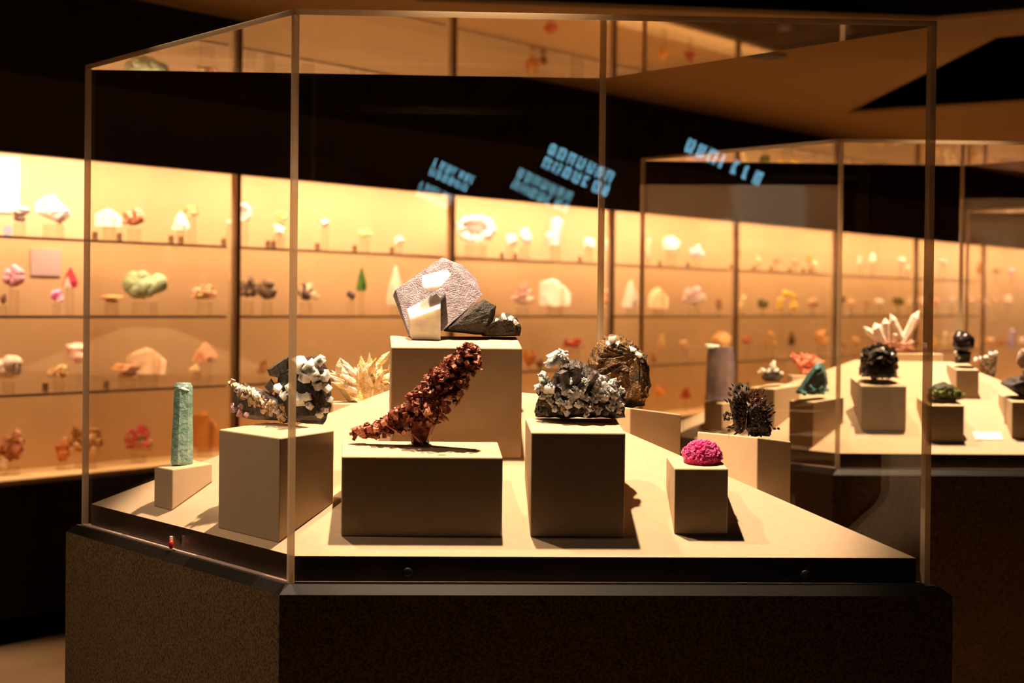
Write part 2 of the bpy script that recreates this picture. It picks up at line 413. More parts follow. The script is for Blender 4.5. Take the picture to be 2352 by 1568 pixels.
def ped_right(cs, px, py_top, wl_, dep, behind, label, group, tilt=7.0):
    """pedestal on the slope turned away: M is its uphill front corner, beyond the ridge at column px"""
    base = cs.planes[1][0]; top = cs.flat[1]; wl_ *= K; dep *= K; behind *= K
    lo, hi = 0, 1
    for _ in range(40):
        m = (lo+hi)/2
        if proj(base.lerp(top, m))[0] > px: lo = m
        else: hi = m
    rp = base.lerp(top, lo); r = ray(px, py_top); r.normalize()
    Y = rp.y + behind; M = CO + r*((Y-CO.y)/r.y)
    e, v = edge_dir(cs, 1)
    cor = [M - v*dep, M - v*dep + e*wl_, M + e*wl_, M]
    zt = [M.z - dep*math.tan(R(tilt))]*2 + [M.z]*2
    zb = [slope_z(cs, 1, c.x, c.y) + .0005 for c in cor]
    return block(cor, zb, zt, label, group)
def surf(cs, x, y): return min([slope_z(cs, i, x, y) for i in range(4)] + [Z_FLAT])
def back_ped(cs, px, py_top, Y, wd, label, group):
    wd *= K; e, v = edge_dir(cs, 0); r = ray(px, py_top)
    for k in range(40):                       # step back until the block stands on one slope only
        q = CO + r*((Y + .01*k)/r.y); a = q - e*wd/2; cor = [a, a + e*wd, a + e*wd + v*wd, a + v*wd]
        own = {min(range(4), key=lambda i: slope_z(cs, i, c.x, c.y)) for c in cor}
        if len(own) == 1: break
    zb = [surf(cs, c.x, c.y) + .0005 for c in cor]
    return block(cor, zb, [max(q.z, max(zb) + .01)]*4, label, group)
G1 = 'sand-coloured pedestals in the near case'; G2 = 'sand-coloured pedestals in the second case'
pd = {}
pd['tall'] = ped(case1, 0, (896, 1053), (1197, 1053), 799, .15, 'tall square sand-coloured pedestal under the big grey cube crystal', G1)
pd['copper'] = ped(case1, 0, (783, 1231), (1153, 1233), 1050, .15, 'wide low sand-coloured pedestal under the branching copper specimen', G1)
pd['bw'] = ped(case1, 0, (1218, 1233), (1434, 1234), 994, .15, 'sand-coloured pedestal under the black and white crystal cluster', G1)
pd['pink'] = ped(case1, 0, (1548, 1226), (1671, 1227), 1076, .115, 'small sand-coloured pedestal under the magenta mineral', G1)
pd['aqua'] = ped(case1, 3, (348, 1167), (395, 1173), 1078, .085, 'slim sand-coloured pedestal under the blue-green crystal column', G1)
pd['grey'] = ped(case1, 3, (499, 1214), (640, 1247), 1006, .105, 'sand-coloured pedestal under the grey and white crystal cluster', G1)
pd['gold'] = ped_right(case1, 1447, 936, .11, .115, .10, 'sand-coloured pedestal under the bronze and white mineral lump', G1)
pd['dark'] = ped_right(case1, 1740, 1004, .21, .075, .05, 'sand-coloured pedestal under the dark brown spiky mineral', G1)
pd['spiky'] = ped(case2, 0, (1978, 990), (2081, 990), 886, .17, 'sand-coloured pedestal under the black glittering crystal mound', G2)
pd['green'] = ped(case2, 0, (2132, 1015), (2214, 1015), 931, .16, 'sand-coloured pedestal under the mossy green mineral', G2)
pd['black'] = ped(case2, 0, (2196, 915), (2248, 915), 849, .13, 'sand-coloured pedestal under the round black mineral ball', G2)
pd['far'] = ped(case2, 0, (2324, 1008), (2430, 1008), 923, .16, 'sand-coloured pedestal under the black slab with a pale boulder', G2)
pd['teal'] = ped(case2, 3, (1808, 1024), (1866, 1027), 923, .115, 'sand-coloured pedestal under the teal blue mineral', G2)
pd['whiteblack'] = ped(case2, 3, (1722, 980), (1777, 986), 893, .10, 'sand-coloured pedestal under the white mineral with black base', G2)
pd['column'] = ped(case2, 3, (1618, 985), (1658, 990), 926, .10, 'sand-coloured pedestal under the clear grey crystal column', G2)
fl2 = case2.flat; e0, v0 = edge_dir(case2, 0)
mid = (fl2[0] + fl2[1] + fl2[2] + fl2[3])/4
aa = mid - e0*.115*K - v0*.045*K
cor = [aa, aa + e0*.235*K, aa + e0*.235*K + v0*.10*K, aa + v0*.10*K]
zz = z_at(0, 811, aa.x, aa.y)
pd['flat'] = block(cor, [mid.z + .0005]*4, [zz]*4, 'flat sand-coloured block on the deck top under white crystals', G2)

fb1 = case1.flat[3].y; fb2 = case2.flat[3].y
pd['yellow'] = back_ped(case1, 826, 926, fb1 + .11, .11, 'low sand-coloured pedestal under the cream and yellow crystal spray', G1)
pd['coral'] = back_ped(case2, 1850, 862, case2.P.y + .22, .09, 'sand-coloured pedestal under the coral red mineral', G2)
pd['leafy'] = back_ped(case2, 1714, 925, case2.P.y + .06, .05, 'sand-coloured pedestal under the dark olive leafy mineral', G2)
pd['twist'] = back_ped(case2, 2268, 872, case2.P.y + .10, .08, 'sand-coloured pedestal under the twisted bronze mineral', G2)
# ------------------------------------------------------------------ mineral building kit
class Spec:
    """a specimen in its own frame: x right, y away, z up; pixel offsets are taken at its own distance"""
    def __init__(s, name, label, base, cat='mineral', group=None):
        s.o = empty(name, base); tag(s.o, label, cat, group)
        s.px, s.py = proj(base); s.s = base[1]/F; s.rnd = random.Random(label)
    shear = 0
    def p(s, px, py, d=0):
        g = max(0, s.px - px)*s.shear; k = 1 + g/F      # keeps its outline where a slanting specimen recedes
        return Vector(((px-s.px)*s.s + (k-1)*(px-1176)*s.s, (d+g)*s.s, (s.py-py)*s.s))
    def hull(s, m, pts, thick=40, cuts=3, amp=1.2, sc=12.0, front=-.5):
        """outline in pixels -> solid with its own depth"""
        cx = sum(q[0] for q in pts)/len(pts); cy = sum(q[1] for q in pts)/len(pts)
        P = []
        for q in pts:
            d = q[2] if len(q) > 2 else 0
            P.append(s.p(q[0], q[1], d))
            P.append(s.p(cx + (q[0]-cx)*.72, cy + (q[1]-cy)*.72, d + thick*front))
            P.append(s.p(cx + (q[0]-cx)*.72, cy + (q[1]-cy)*.72, d + thick*(1+front)))
        zmin = 0.0005
        for k in P:
            if k.z < zmin - .003: k.z = zmin - .0025
        m.hull(P, cuts, amp*s.s, sc/(s.s*100)); return m
    def lump(s, m, px, py, r, d=0, amp=.3, sub=2, sq=(1, 1, 1)):
        c = s.p(px, py, d); rr = r*s.s; rnd = s.rnd
        pts = []
        for _ in range(14):
            v = Vector((rnd.gauss(0,1), rnd.gauss(0,1), rnd.gauss(0,1))).normalized()
            k = rr*(1 - amp*rnd.random())
            pts.append(c + Vector((v.x*k*sq[0], v.y*k*sq[1], v.z*k*sq[2])))
        m.hull(pts, 1 if r > 6 else 0, .05*rr, 1.5/rr); return m
def M(key, c, c2=None, **k):
    k.setdefault('scale', 90); k.setdefault('bump', .5); k.setdefault('bscale', 260); k.setdefault('rough', .5); k.setdefault('spec', .4)
    return mat('mineral_' + key, c, c2, **k)
def fixbase(P, dz=0.0, bot=None):
    """spot on the tilted top: its middle, or moved back towards the row where the specimen's foot shows"""
    q = P.c.copy()
    if bot and hasattr(P, 'v'):
        for k in range(13):
            q = P.c + (P.v + Vector((0, 0, math.tan(R(7)))))*(.005*k*K)
            if proj(q)[1] <= bot: break
    return (q.x, q.y, q.z + dz)

# --- big grey cube with two pale cubes on dark matrix
S = Spec('cube_crystal_specimen', 'big lavender-grey cube crystal with pale cubes and dark matrix, on tall pedestal', fixbase(pd['tall'], .001, 771)); S.py = 771
mg = M('greycube', 'a79aa6', '655a66', scale=70, thr=(.3, .75), rough=.55, bump=.5, bscale=320)
m = MB(); m.hull([S.p(*q) for q in ((1024,600,30),(1012,592,44),(906,668,40),(900,684,52),(942,766,-24),(936,768,20),(1019,750,-52),(1107,677,26),(1062,612,52),(1034,610,36),(1090,645,90),(1000,640,110),(930,690,95),(990,766,60),(1070,720,85))], 4, .9*S.s, 60)
m.build('main_cube', mg, S.o)
mc = M('palecube', 'f4efe6', 'c4c4d0', scale=40, thr=(.35, .8), rough=.35, bump=.15, sss=.8)
m = MB(); m.hull([S.p(*q) for q in ((936,704,-22),(1003,668,-30),(1013,678,-46),(1013,696,-66),(944,722,-62),(1014,770,-58),(948,770,-54),(936,730,-24),(942,768,-10),(1010,768,-20),(1005,672,-18))], 3, .35*S.s, 50)
m.build('pale_cube', mc, S.o)
m = MB(); m.hull([S.p(*q) for q in ((970,628,-20),(1026,614,-16),(1036,624,-28),(1016,646,-52),(974,652,-50),(982,664,-34),(1006,658,-34),(975,632,-8),(1026,622,-4),(970,640,-36))], 3, .35*S.s, 50)
m.build('pale_cube', mc, S.o)
md = M('darkmatrix', '3d342c', '17120f', scale=50, rough=.6, bump=.6)
m = MB(); S.hull(m, [(1010,752,-10),(1030,742,-14),(1096,690,0),(1112,684,4),(1126,702,0),(1139,699,6),(1132,736,-4),(1112,766,0),(1062,757,-6),(1022,758,-4)], 60, amp=2.2)
m.build('matrix', md, S.o)
m = MB(); S.hull(m, [(1092,748,0),(1135,726,0),(1165,716,4),(1186,724,0),(1197,750,0),(1196,768,0),(1108,770,0)], 50, amp=2.4)
m.build('matrix', md, S.o)
m = MB()
for x, y, r in ((1142,733,9),(1158,722,11),(1172,726,9),(1184,734,9),(1164,740,9),(1150,744,6)): S.lump(m, x, y, r*1.15, -16)
m.build('white_crust', M('whitecrust', 'f6eee4', '9a8f88', scale=120, thr=(.5, .8), sss=.6), S.o)

# --- branching native copper
S = Spec('copper_specimen', 'branching red-brown copper specimen leaning over wide low pedestal', fixbase(pd['copper'], .001, 1022)); S.py = 1022
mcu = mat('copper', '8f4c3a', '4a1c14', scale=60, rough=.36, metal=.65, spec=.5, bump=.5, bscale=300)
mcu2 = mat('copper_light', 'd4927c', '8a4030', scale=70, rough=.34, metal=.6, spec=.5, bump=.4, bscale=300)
spine = [(812,996,8),(850,992,12),(890,982,17),(925,965,24),(955,945,34),(985,925,40),(1010,895,38),(1030,868,34),(1052,848,30),(1072,822,26),(1080,800,12)]
m = MB()
for a, b in zip(spine, spine[1:]):
    pts = []
    for q, r in ((a, a[2]*.55), (b, b[2]*.55)):
        for i in range(7):
            an = i*.9; pts.append(S.p(q[0] + r*math.cos(an), q[1] + r*math.sin(an)*.8, 0)); 
            pts.append(S.p(q[0] + r*.7*math.cos(an), q[1] + r*.7*math.sin(an), -r*.7)); pts.append(S.p(q[0] + r*.7*math.cos(an), q[1] + r*.7*math.sin(an), r*.7))
    m.hull(pts, 2, 2.2*S.s, 120)
S.hull(m, [(935,985),(945,1022),(985,1022),(1000,975),(985,940),(945,950)], 46, amp=2.5)
m.build('stem', mcu, S.o)
m = MB(); S.hull(m, [(803,987),(820,980),(836,978),(846,1004),(842,1012),(828,1008)], 26, cuts=2, amp=.6); m.build('wedge_tip', mcu2, S.o)
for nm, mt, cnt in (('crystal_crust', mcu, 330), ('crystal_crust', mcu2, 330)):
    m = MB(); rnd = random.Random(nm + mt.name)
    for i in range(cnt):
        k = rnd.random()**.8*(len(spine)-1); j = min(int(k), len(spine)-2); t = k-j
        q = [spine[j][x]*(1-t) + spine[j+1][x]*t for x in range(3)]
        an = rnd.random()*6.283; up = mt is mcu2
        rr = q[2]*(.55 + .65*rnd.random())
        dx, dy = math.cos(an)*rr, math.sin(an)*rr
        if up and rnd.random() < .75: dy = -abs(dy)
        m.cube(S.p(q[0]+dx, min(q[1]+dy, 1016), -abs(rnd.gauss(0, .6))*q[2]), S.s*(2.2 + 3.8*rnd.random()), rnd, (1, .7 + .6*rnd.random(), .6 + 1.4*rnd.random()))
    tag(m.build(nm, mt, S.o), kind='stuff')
for a, b, r in (((958,930),(1000,968),3),((880,968),(930,1000),3),((1040,872),(1078,862),3),((1062,905),(1045,930),3.5),((1058,815),(1095,808),4),((1075,845),(1110,842),4),((1000,935),(1035,965),3.5),((1010,860),(985,855),4),((935,905),(960,892),5),((945,990),(975,1018),4)):
    p = S.p(*a, -22); q = S.p(*b, -26)
    MB().crystal(p, q-p, (q-p).length, r*S.s, 5, .3, S.rnd).build('branch', mcu2, S.o)

# --- black and white cluster
S = Spec('black_white_cluster', 'jagged cluster of black crystals and white rosettes on pedestal beside the copper', fixbase(pd['bw'], .003, 963)); S.py = 963
mk = mat('mineral_black', '463c38', '17120f', scale=80, rough=.5, spec=.4, bump=.5, bscale=220)
mgk = mat('mineral_greyblack', '6f6262', '2b2526', scale=80, rough=.4, spec=.5, bump=.5, bscale=240)
mw = M('whiteros', 'fbf4ea', 'dcc4ac', scale=90, thr=(.5, .9), rough=.75, spec=.2, sss=.8)
m = MB()
S.hull(m, [(1226,950),(1232,925),(1262,900),(1285,840),(1318,825),(1350,842),(1400,870),(1432,910),(1436,960),(1300,963),(1235,963)], 76, amp=4, cuts=4)
m.build('matrix', mk, S.o)
rnd = S.rnd
mtan = M('tangrain', 'd0b89c', '7c6650', scale=80, rough=.5)
for i in range(120):
    x = 1234 + rnd.random()*196; top = 838 + abs(x-1325)*.62; y = top + rnd.random()*(944-top)
    m = MB(); S.lump(m, x, y, 5 + rnd.random()*9, -50 + abs(x-1330)*.3 + (940-y)*.2 - 8*rnd.random(), .45)
    m.build('grain', (mgk, mtan, mk)[i % 3], S.o)
for x, y, r in ((1272,822,17),(1262,835,13),(1288,812,14),(1296,828,11),(1250,878,18),(1236,890,12),(1264,890,16),(1246,866,13),(1276,905,9),(1330,895,14),(1320,888,10),(1344,908,9),(1375,882,18),(1400,890,17),(1386,902,15),(1412,905,11),(1366,898,12),(1378,868,11),(1262,918,9),(1395,930,9),(1375,938,9),(1345,944,8),(1420,940,7),(1272,934,8),(1300,942,8),(1292,920,6),*[(1236 + rnd.random()*190, 862 + rnd.random()*72, 6 + 7*rnd.random()) for _ in range(34)]):
    m = MB(); dd = -66 + abs(x-1330)*.32 + (940-y)*.24; S.lump(m, x, y, r*1.3, dd, .5)
    for k in range(7):
        v = Vector((rnd.gauss(0,1), -abs(rnd.gauss(0,1)), rnd.gauss(0,1)))
        m.crystal(S.p(x, y, dd), v + Vector((0, 0, .5)), r*1.25*S.s, r*.28*S.s, 5, .4, rnd)
    m.build('white_rosette', mw, S.o)
for a, b, r in (((1300,885),(1290,850),13),((1318,875),(1326,838),11),((1352,872),(1366,852),10)):
    p = S.p(*a, -44); q = S.p(*b, -50)
    MB().crystal(p, q-p, (q-p).length*1.2, r*S.s, 4, .12, rnd).build('grey_blade', mgk, S.o)

# --- bronze lump behind it
S = Spec('bronze_mineral', 'bronze brown mineral lump with white crust behind the black and white cluster', fixbase(pd['gold'], .001)); S.py = 935
mbz = mat('mineral_bronze', '7a5a2c', '2a1d10', scale=55, rough=.5, metal=.25, spec=.5, bump=.7, bscale=200)
m = MB(); S.hull(m, [(1345,830),(1362,790),(1385,768),(1420,762),(1452,778),(1472,800),(1490,835),(1494,880),(1480,925),(1440,934),(1390,910),(1355,880)], 90, amp=4, cuts=4)
m.build('matrix', mbz, S.o)
m = MB(); rnd = S.rnd
for i in range(60):
    an = rnd.random()*6.28; k = rnd.random()**.5
    m.cube(S.p(1425 + 58*k*math.cos(an), 850 + 68*k*math.sin(an), -44 + 20*k), S.s*(3 + 5*rnd.random()), rnd)
m.build('bronze_cubes', mbz, S.o)
m = MB()
for x, y, r in ((1404,775,13),(1414,786,10),(1396,786,9),(1448,798,12),(1462,808,10),(1436,808,11),(1456,820,10),(1444,824,9),(1426,812,7),(1470,822,6),(1424,796,9)): S.lump(m, x, y, r*1.2, -38, .5)
m.build('white_crust', mw, S.o)
m = MB(); S.hull(m, [(1462,838),(1488,832),(1490,872),(1466,878)], 40, cuts=2, amp=.8); m.build('black_crystal', mk, S.o)
m = MB()
for x, y, r in ((1470,895,9),(1480,885,8),(1478,905,10),(1466,908,8),(1484,900,7)): S.lump(m, x, y, r, -36, .4)
m.build('gold_grain', mat('mineral_gold', 'a98a3a', '5a4018', scale=60, rough=.35, metal=.4, spec=.5), S.o)

# --- magenta mineral
S = Spec('magenta_mineral', 'bright magenta nodular mineral on small pedestal', fixbase(pd['pink'], .001))
mp = M('magenta', 'f80a74', 'ff4a9e', scale=120, rough=.45, bump=.6, bscale=300, sss=.5)
m = MB(); m.ball(S.p(1611, S.py-10, 0), S.s*40, 3, .15, 2, 3, (1.05, .95, .95))
m.v = [(a, b, max(c, 0)) for a, b, c in m.v]; m.build('core', mp, S.o)
m = MB(); rnd = S.rnd
for i in range(190):
    v = Vector((rnd.gauss(0,1), rnd.gauss(0,1)-.3, abs(rnd.gauss(0,1)))).normalized()
    c = S.p(1611, S.py-10, 0) + Vector((v.x*42, v.y*38, v.z*36))*S.s
    m.cube(c, S.s*(3 + 3*rnd.random()), rnd)
tag(m.build('nodules', mp, S.o), kind='stuff')

# --- dark brown spiky mineral
S = Spec('dark_spiky_mineral', 'dark brown bristly mineral pair on pedestal behind the magenta mineral', fixbase(pd['dark'], .001))
mdb = mat('mineral_darkbrown', '33201c', '120b0a', scale=70, rough=.35, metal=.2, spec=.5, bump=.6, bscale=220)
mdb2 = mat('mineral_rustbrown', '6a3f35', '2a1714', scale=70, rough=.4, metal=.2, spec=.5)
m = MB(); S.hull(m, [(1676,930),(1686,902),(1705,898),(1716,930),(1712,985),(1700,997),(1686,990)], 50, amp=3, cuts=3)
S.hull(m, [(1715,950),(1726,920),(1745,925),(1762,955),(1772,988),(1768,1001),(1725,1001),(1714,985)], 55, amp=3, cuts=3)
m.build('matrix', mdb, S.o)
for mt, n_, nm in ((mdb, 200, 'bristle'), (mdb2, 60, 'rust_bristle')):
    m = MB(); rnd = random.Random(nm)
    for i in range(n_):
        if nm == 'rust_bristle': x, y = 1722 + rnd.gauss(0, 20), 918 + rnd.gauss(0, 9)
        elif rnd.random() < .45: x, y = 1695 + rnd.gauss(0, 11), 940 + rnd.gauss(0, 25)
        else: x, y = 1744 + rnd.gauss(0, 13), 962 + rnd.gauss(0, 20)
        y = min(y, 992)
        v = Vector((x-1718 + rnd.gauss(0, 20), -abs(rnd.gauss(0, 20)), 955-y + rnd.gauss(8, 20)))
        m.crystal(S.p(x, y, -20 - rnd.random()*10), v, S.s*(7 + 8*rnd.random()), S.s*(1.8 + 1.6*rnd.random()), 4, .5, rnd)
    tag(m.build(nm, mt, S.o), kind='stuff')
m = MB()
for x, y in ((1662,955),(1668,948),(1672,962),(1664,962),(1676,952)): S.lump(m, x, y, 7, -5, .5)
m.build('side_branch', mdb, S.o)

# --- grey and white cluster on the left
S = Spec('grey_white_cluster', 'grey crystals crusted with white and pink, on pedestal beside the blue-green column', fixbase(pd['grey'], .001, 972)); S.shear = 1.5; S.py = 972
m = MB(); S.hull(m, [(535,905),(560,885),(620,905),(665,930),(655,968),(560,970),(540,950)], 60, amp=3, cuts=3)
mgr = M('greycluster', '6e645c', '3a322d', scale=70)
m.build('matrix', mgr, S.o)
m = MB(); S.hull(m, [(640,860),(672,825),(738,812),(756,860),(760,930),(742,972),(650,972),(630,915)], 80, amp=5, cuts=4)
m.build('matrix', M('brownblack', '352a24', '120e0c', scale=60), S.o)
for x, y, r in ((690,832,22),(712,836,20),(735,822,14),(722,852,20),(744,855,16),(700,860,16),(676,900,14),(690,912,16),(706,905,12),(668,885,12),(730,880,12),(752,885,11),(758,910,9),(712,925,10),(640,890,12),(655,905,12),(735,945,9),(748,935,8)):
    m = MB(); S.lump(m, x, y, r*1.25, -38, .5, sq=(1, .9, .9)); m.cube(S.p(x + 3, y + 2, -42), r*.62*S.s, S.rnd); m.build('white_crystal', mw, S.o)
m = MB(); rnd = S.rnd
for i in range(120):
    t = rnd.random(); x = 535 + 120*t + rnd.gauss(0, 6); y = 893 + 62*t + rnd.gauss(0, 9)
    m.cube(S.p(x, min(y, 962), -32 + rnd.gauss(0, 4)), S.s*(2 + 3.5*rnd.random()), rnd)
tag(m.build('cream_crust', M('creamcrust', 'e9cfae', 'a8835f', scale=90), S.o), kind='stuff')
for i in range(26):
    t = rnd.random(); x = 548 + 112*t; y = 897 + 50*t + rnd.uniform(-14, 10)
    m = MB(); S.lump(m, x, min(y, 955), 6 + 6*rnd.random(), -36, .5); m.build('cream_crystal', mw, S.o)
mpk = M('palepink', 'f0c9c4', 'd9a0a8', scale=90)
for x, y, r in ((542,948,14),(556,955,14),(572,960,11),(536,938,8),(556,940,9)):
    m = MB(); S.lump(m, x, y, r, -34, .5); m.build('pink_crystal', mpk, S.o)
for pts in ([(612,850),(655,818),(666,812),(664,850),(640,868),(618,864)], [(606,890),(622,870),(636,892),(622,908)], [(640,930),(652,915),(668,930),(656,940)]):
    m = MB(); S.hull(m, pts, 26, cuts=2, amp=.5); m.build('grey_blade', mgr, S.o)

# --- yellow crystal spray behind on the far slope
S = Spec('yellow_crystal_spray', 'cream and yellow crystal spray on low pedestal beside the tall pedestal', fixbase(pd['yellow'], .001))
my = M('creamyellow', 'f0dcb0', 'd9b26a', scale=70, rough=.4); my2 = M('whitecream', 'f6ecdc', 'e2c9a8', scale=60, rough=.4)
m = MB(); S.hull(m, [(775,890),(800,925),(835,935),(880,925),(898,880),(870,850),(800,850)], 70, amp=3); m.build('matrix', my, S.o)
rnd = S.rnd
for i in range(46):
    an = R(12 + 156*rnd.random()); L = 48 + 30*rnd.random(); el = rnd.random()
    d = Vector((math.cos(an), -.7*rnd.random(), math.sin(an)*.95))
    m = MB().crystal(S.p(836 + rnd.gauss(0, 18), 886 + rnd.gauss(0, 10), -10 - 16*rnd.random()), d, S.s*L*(1.0 if i % 3 else 1.15), S.s*(5 + 5*rnd.random()), 6, .3, rnd)
    m.build('crystal', my2 if rnd.random() < .5 else my, S.o)

# --- blue-green column
S = Spec('blue_green_crystal', 'tall blue-green hexagonal crystal column on slim pedestal', fixbase(pd['aqua'], .001))
mq = mat('mineral_aqua', 'b4d6ca', '7cb2a4', scale=40, rough=.22, spec=.6, bump=.4, bscale=110, trans=.45)
p = S.p(417, S.py); m = MB(); n = 7; vs_ = []; rings = ((0, 25), (.03, 26), (.3, 25), (.55, 23), (.8, 22.5), (.95, 22), (1, 17))
hh = (S.py - 878)*S.s
for k, (t, r) in enumerate(rings):
    for i in range(14):
        a = 2*math.pi*i/14; rr = r*S.s*(1 if i % 2 == 0 else .94)*(1 + .02*math.sin(i*3+k))
        vs_.append((p.x + rr*math.cos(a) + S.s*3*t, rr*math.sin(a)*.9, hh*t + .0))
fs = [(k*14+i, k*14+(i+1) % 14, (k+1)*14+(i+1) % 14, (k+1)*14+i) for k in range(6) for i in range(14)] + [tuple(range(14))[::-1], tuple(range(84, 98))]
m.add(vs_, fs); m.build('crystal_body', mq, S.o)
m = MB(); S.lump(m, 420, 892, 19, -6, .25, sq=(1, 1, .55)); m.build('frosted_cap', M('aquacap', 'dcf0ea', 'a4d0c8', scale=60), S.o)

# ------------------------------------------------------------------ minerals of the second case
S = Spec('black_crystal_mound', 'black glittering crystal mound on pedestal in the second case', fixbase(pd['spiky'], .001))
m = MB(); S.hull(m, [(1972,862),(1976,820),(1990,795),(2012,786),(2040,800),(2058,835),(2060,864)], 80, amp=4, cuts=3); m.build('matrix', mk, S.o)
rnd = S.rnd
m = MB()
for i in range(110):
    an = rnd.random()*6.28; k = rnd.random()**.5
    m.cube(S.p(2016 + 42*k*math.cos(an), 830 + 36*k*math.sin(an) - 2, -38*math.sqrt(max(0, 1-k*k)) - 2), S.s*(3 + 4*rnd.random()), rnd)
tag(m.build('crystals', mat('mineral_glitter', '3a3028', '15100d', scale=60, rough=.12, spec=.9), S.o), kind='stuff')
m = MB()
for i in range(22): S.lump(m, 1978 + 3.9*i, 861 - 3*rnd.random(), 6, -34 + abs(i-11), .5)
m.build('white_foot', mw, S.o)

S = Spec('green_mineral', 'mossy green bladed mineral on pedestal in the second case', fixbase(pd['green'], .007))
mgn = M('moss', '7d8a1e', '3c4410', scale=80, rough=.3, spec=.6)
m = MB(); S.hull(m, [(2128,908),(2140,884),(2165,876),(2190,884),(2208,905),(2206,918),(2132,918)], 60, amp=2.5); m.build('matrix', M('mossdark', '343a12', '1b1f0b', scale=60), S.o)
rnd = S.rnd
for i in range(26):
    x = 2134 + 70*rnd.random(); y = min(904, 884 + abs(x-2166)*.45 + 12*rnd.random())
    m = MB(); m.cube(S.p(x, y, -28 - rnd.random()*5), S.s*8, rnd, (1, .35, .6)); m.build('green_blade', mgn, S.o)
m = MB(); S.lump(m, 2199, 903, 7, -30); m.build('pale_tip', mw, S.o)

S = Spec('black_ball_mineral', 'round black mineral ball on its dark stem, on the highest pedestal', fixbase(pd['black'], .001))
m = MB(); rnd = S.rnd
for i in range(26):
    v = Vector((rnd.gauss(0,1), rnd.gauss(0,1), rnd.gauss(0,1))).normalized()
    m.ball(S.p(2209, 785) + v*S.s*13, S.s*(12 + 4*rnd.random()), 2, .15, 2, i)
m.build('ball', mat('mineral_darkpurple', '2a1a1e', '100a0c', scale=60, rough=.3, spec=.5), S.o)
m = MB(); S.hull(m, [(2190,805),(2230,808),(2228,832),(2194,834)], 34, cuts=2, amp=2); m.build('stem', mk, S.o)
m = MB()
for x, y in ((2194,812),(2200,818),(2190,806)): S.lump(m, x, y, 5, -18)
m.build('white_spot', mw, S.o)

S = Spec('teal_mineral', 'teal blue triangular mineral on pedestal in the second case', fixbase(pd['teal'], .001))
mt_ = M('teal', '2f7f86', '16484f', scale=60, rough=.3, spec=.6)
m = MB(); S.hull(m, [(1826,900),(1840,880),(1862,865),(1870,838),(1886,830),(1896,850),(1902,880),(1895,906),(1832,906)], 60, amp=3, cuts=3); m.build('mass', mt_, S.o)
m = MB(); rnd = S.rnd
for i in range(14): S.lump(m, 1835 + 60*rnd.random(), 885 + 18*rnd.random(), 6 + 3*rnd.random(), -30, .4)
m.build('pale_teal_crust', M('paleteal', '7fc4c0', '2f8088', scale=70), S.o)

S = Spec('white_black_mineral', 'white-peaked mineral with black base on pedestal in the second case', fixbase(pd['whiteblack'], .001))
m = MB(); S.hull(m, [(1748,868),(1756,852),(1790,850),(1800,866),(1790,876),(1756,876)], 40, amp=2); m.build('black_base', mk, S.o)
m = MB()
for x, y, r in ((1774,840,12),(1768,852,11),(1782,850,10),(1750,852,9),(1794,856,8),(1742,854,5),(1776,830,6)): S.lump(m, x, y, r, -10, .5)
m.build('white_peak', mw, S.o)

S = Spec('clear_column', 'clear grey cylindrical crystal column with white cap in the second case', fixbase(pd['column'], .001))
mcl = mat('mineral_clear', 'c9bcc4', 'a394a2', scale=30, rough=.2, spec=.5, trans=.75)
m = MB(); n = 16; vs_ = []; zt_ = (S.py - 796)*S.s
for z_, r in ((0, 36), (.12, 34), (.88, 32), (1, 30)):
    vs_ += [(S.p(1654, 0).x + r*S.s*math.cos(2*math.pi*i/n), r*S.s*math.sin(2*math.pi*i/n)*.8, zt_*z_) for i in range(n)]
m.add(vs_, [(k*n+i, k*n+(i+1) % n, (k+1)*n+(i+1) % n, (k+1)*n+i) for k in range(3) for i in range(n)] + [tuple(range(n))[::-1], tuple(range(3*n, 4*n))]); m.build('column_body', mcl, S.o)
m = MB(); S.hull(m, [(1616,800),(1618,790),(1650,792),(1652,800)], 40, cuts=1, amp=.5); m.build('white_cap', mw, S.o)

S = Spec('coral_mineral', 'coral red branching mineral behind the teal one', fixbase(pd['coral'], .006))
m = MB(); rnd = S.rnd
for i in range(26):
    d = Vector((rnd.gauss(0, .8), rnd.gauss(0, .4), 1))
    m.crystal(S.p(1850 + rnd.gauss(0, 6), S.py - 8, 0), d, S.s*(28 + 22*rnd.random()), S.s*6, 5, .3, rnd)
S.lump(m, 1850, S.py - 26, 24, 0, .4); S.hull(m, [(1838,S.py-14),(1866,S.py-14),(1868,S.py),(1836,S.py)], 24, cuts=2, amp=1)
m.build('coral_body', M('coral', 'd9604a', 'f09a80', scale=70), S.o)

S = Spec('white_crystal_fan', 'fan of white pointed crystals on the flat block in the second case', fixbase(pd['flat'], .001))
mwp = M('whitepink', 'faf0ec', 'f0c8b8', scale=60, rough=.35)
for a, b, r in (((2030,790),(2005,742),13),((2035,785),(2030,730),10),((2075,785),(2040,720),9),((2070,790),(2108,712),11),((2060,795),(2100,780),8),((2030,795),(1980,750),8),((2050,795),(2055,760),8)):
    p = S.p(*a, -10); q = S.p(*b, -14); MB().crystal(p, q-p, (q-p).length, r*S.s, 6, .22, S.rnd).build('crystal', mwp, S.o)
m = MB(); S.hull(m, [(2000,790),(2040,782),(2105,788),(2110,808),(1998,808)], 44, amp=2.4); m.build('matrix', M('rosebrown', 'd89a7c', '8a5238', scale=60), S.o)

S = Spec('bronze_twist', 'twisted bronze mineral with pale top behind the black ball pedestal', fixbase(pd['twist'], .001))
m = MB(); S.hull(m, [(2250,835),(2275,812),(2290,808),(2288,850),(2282,872),(2266,872),(2262,850)], 30, amp=2.4); m.build('bronze_body', mbz, S.o)
m = MB()
for x, y in ((2240,826),(2250,824),(2262,818),(2274,811),(2284,810)): S.lump(m, x, y, 7, -8, .4)
m.build('pale_top', mw, S.o)

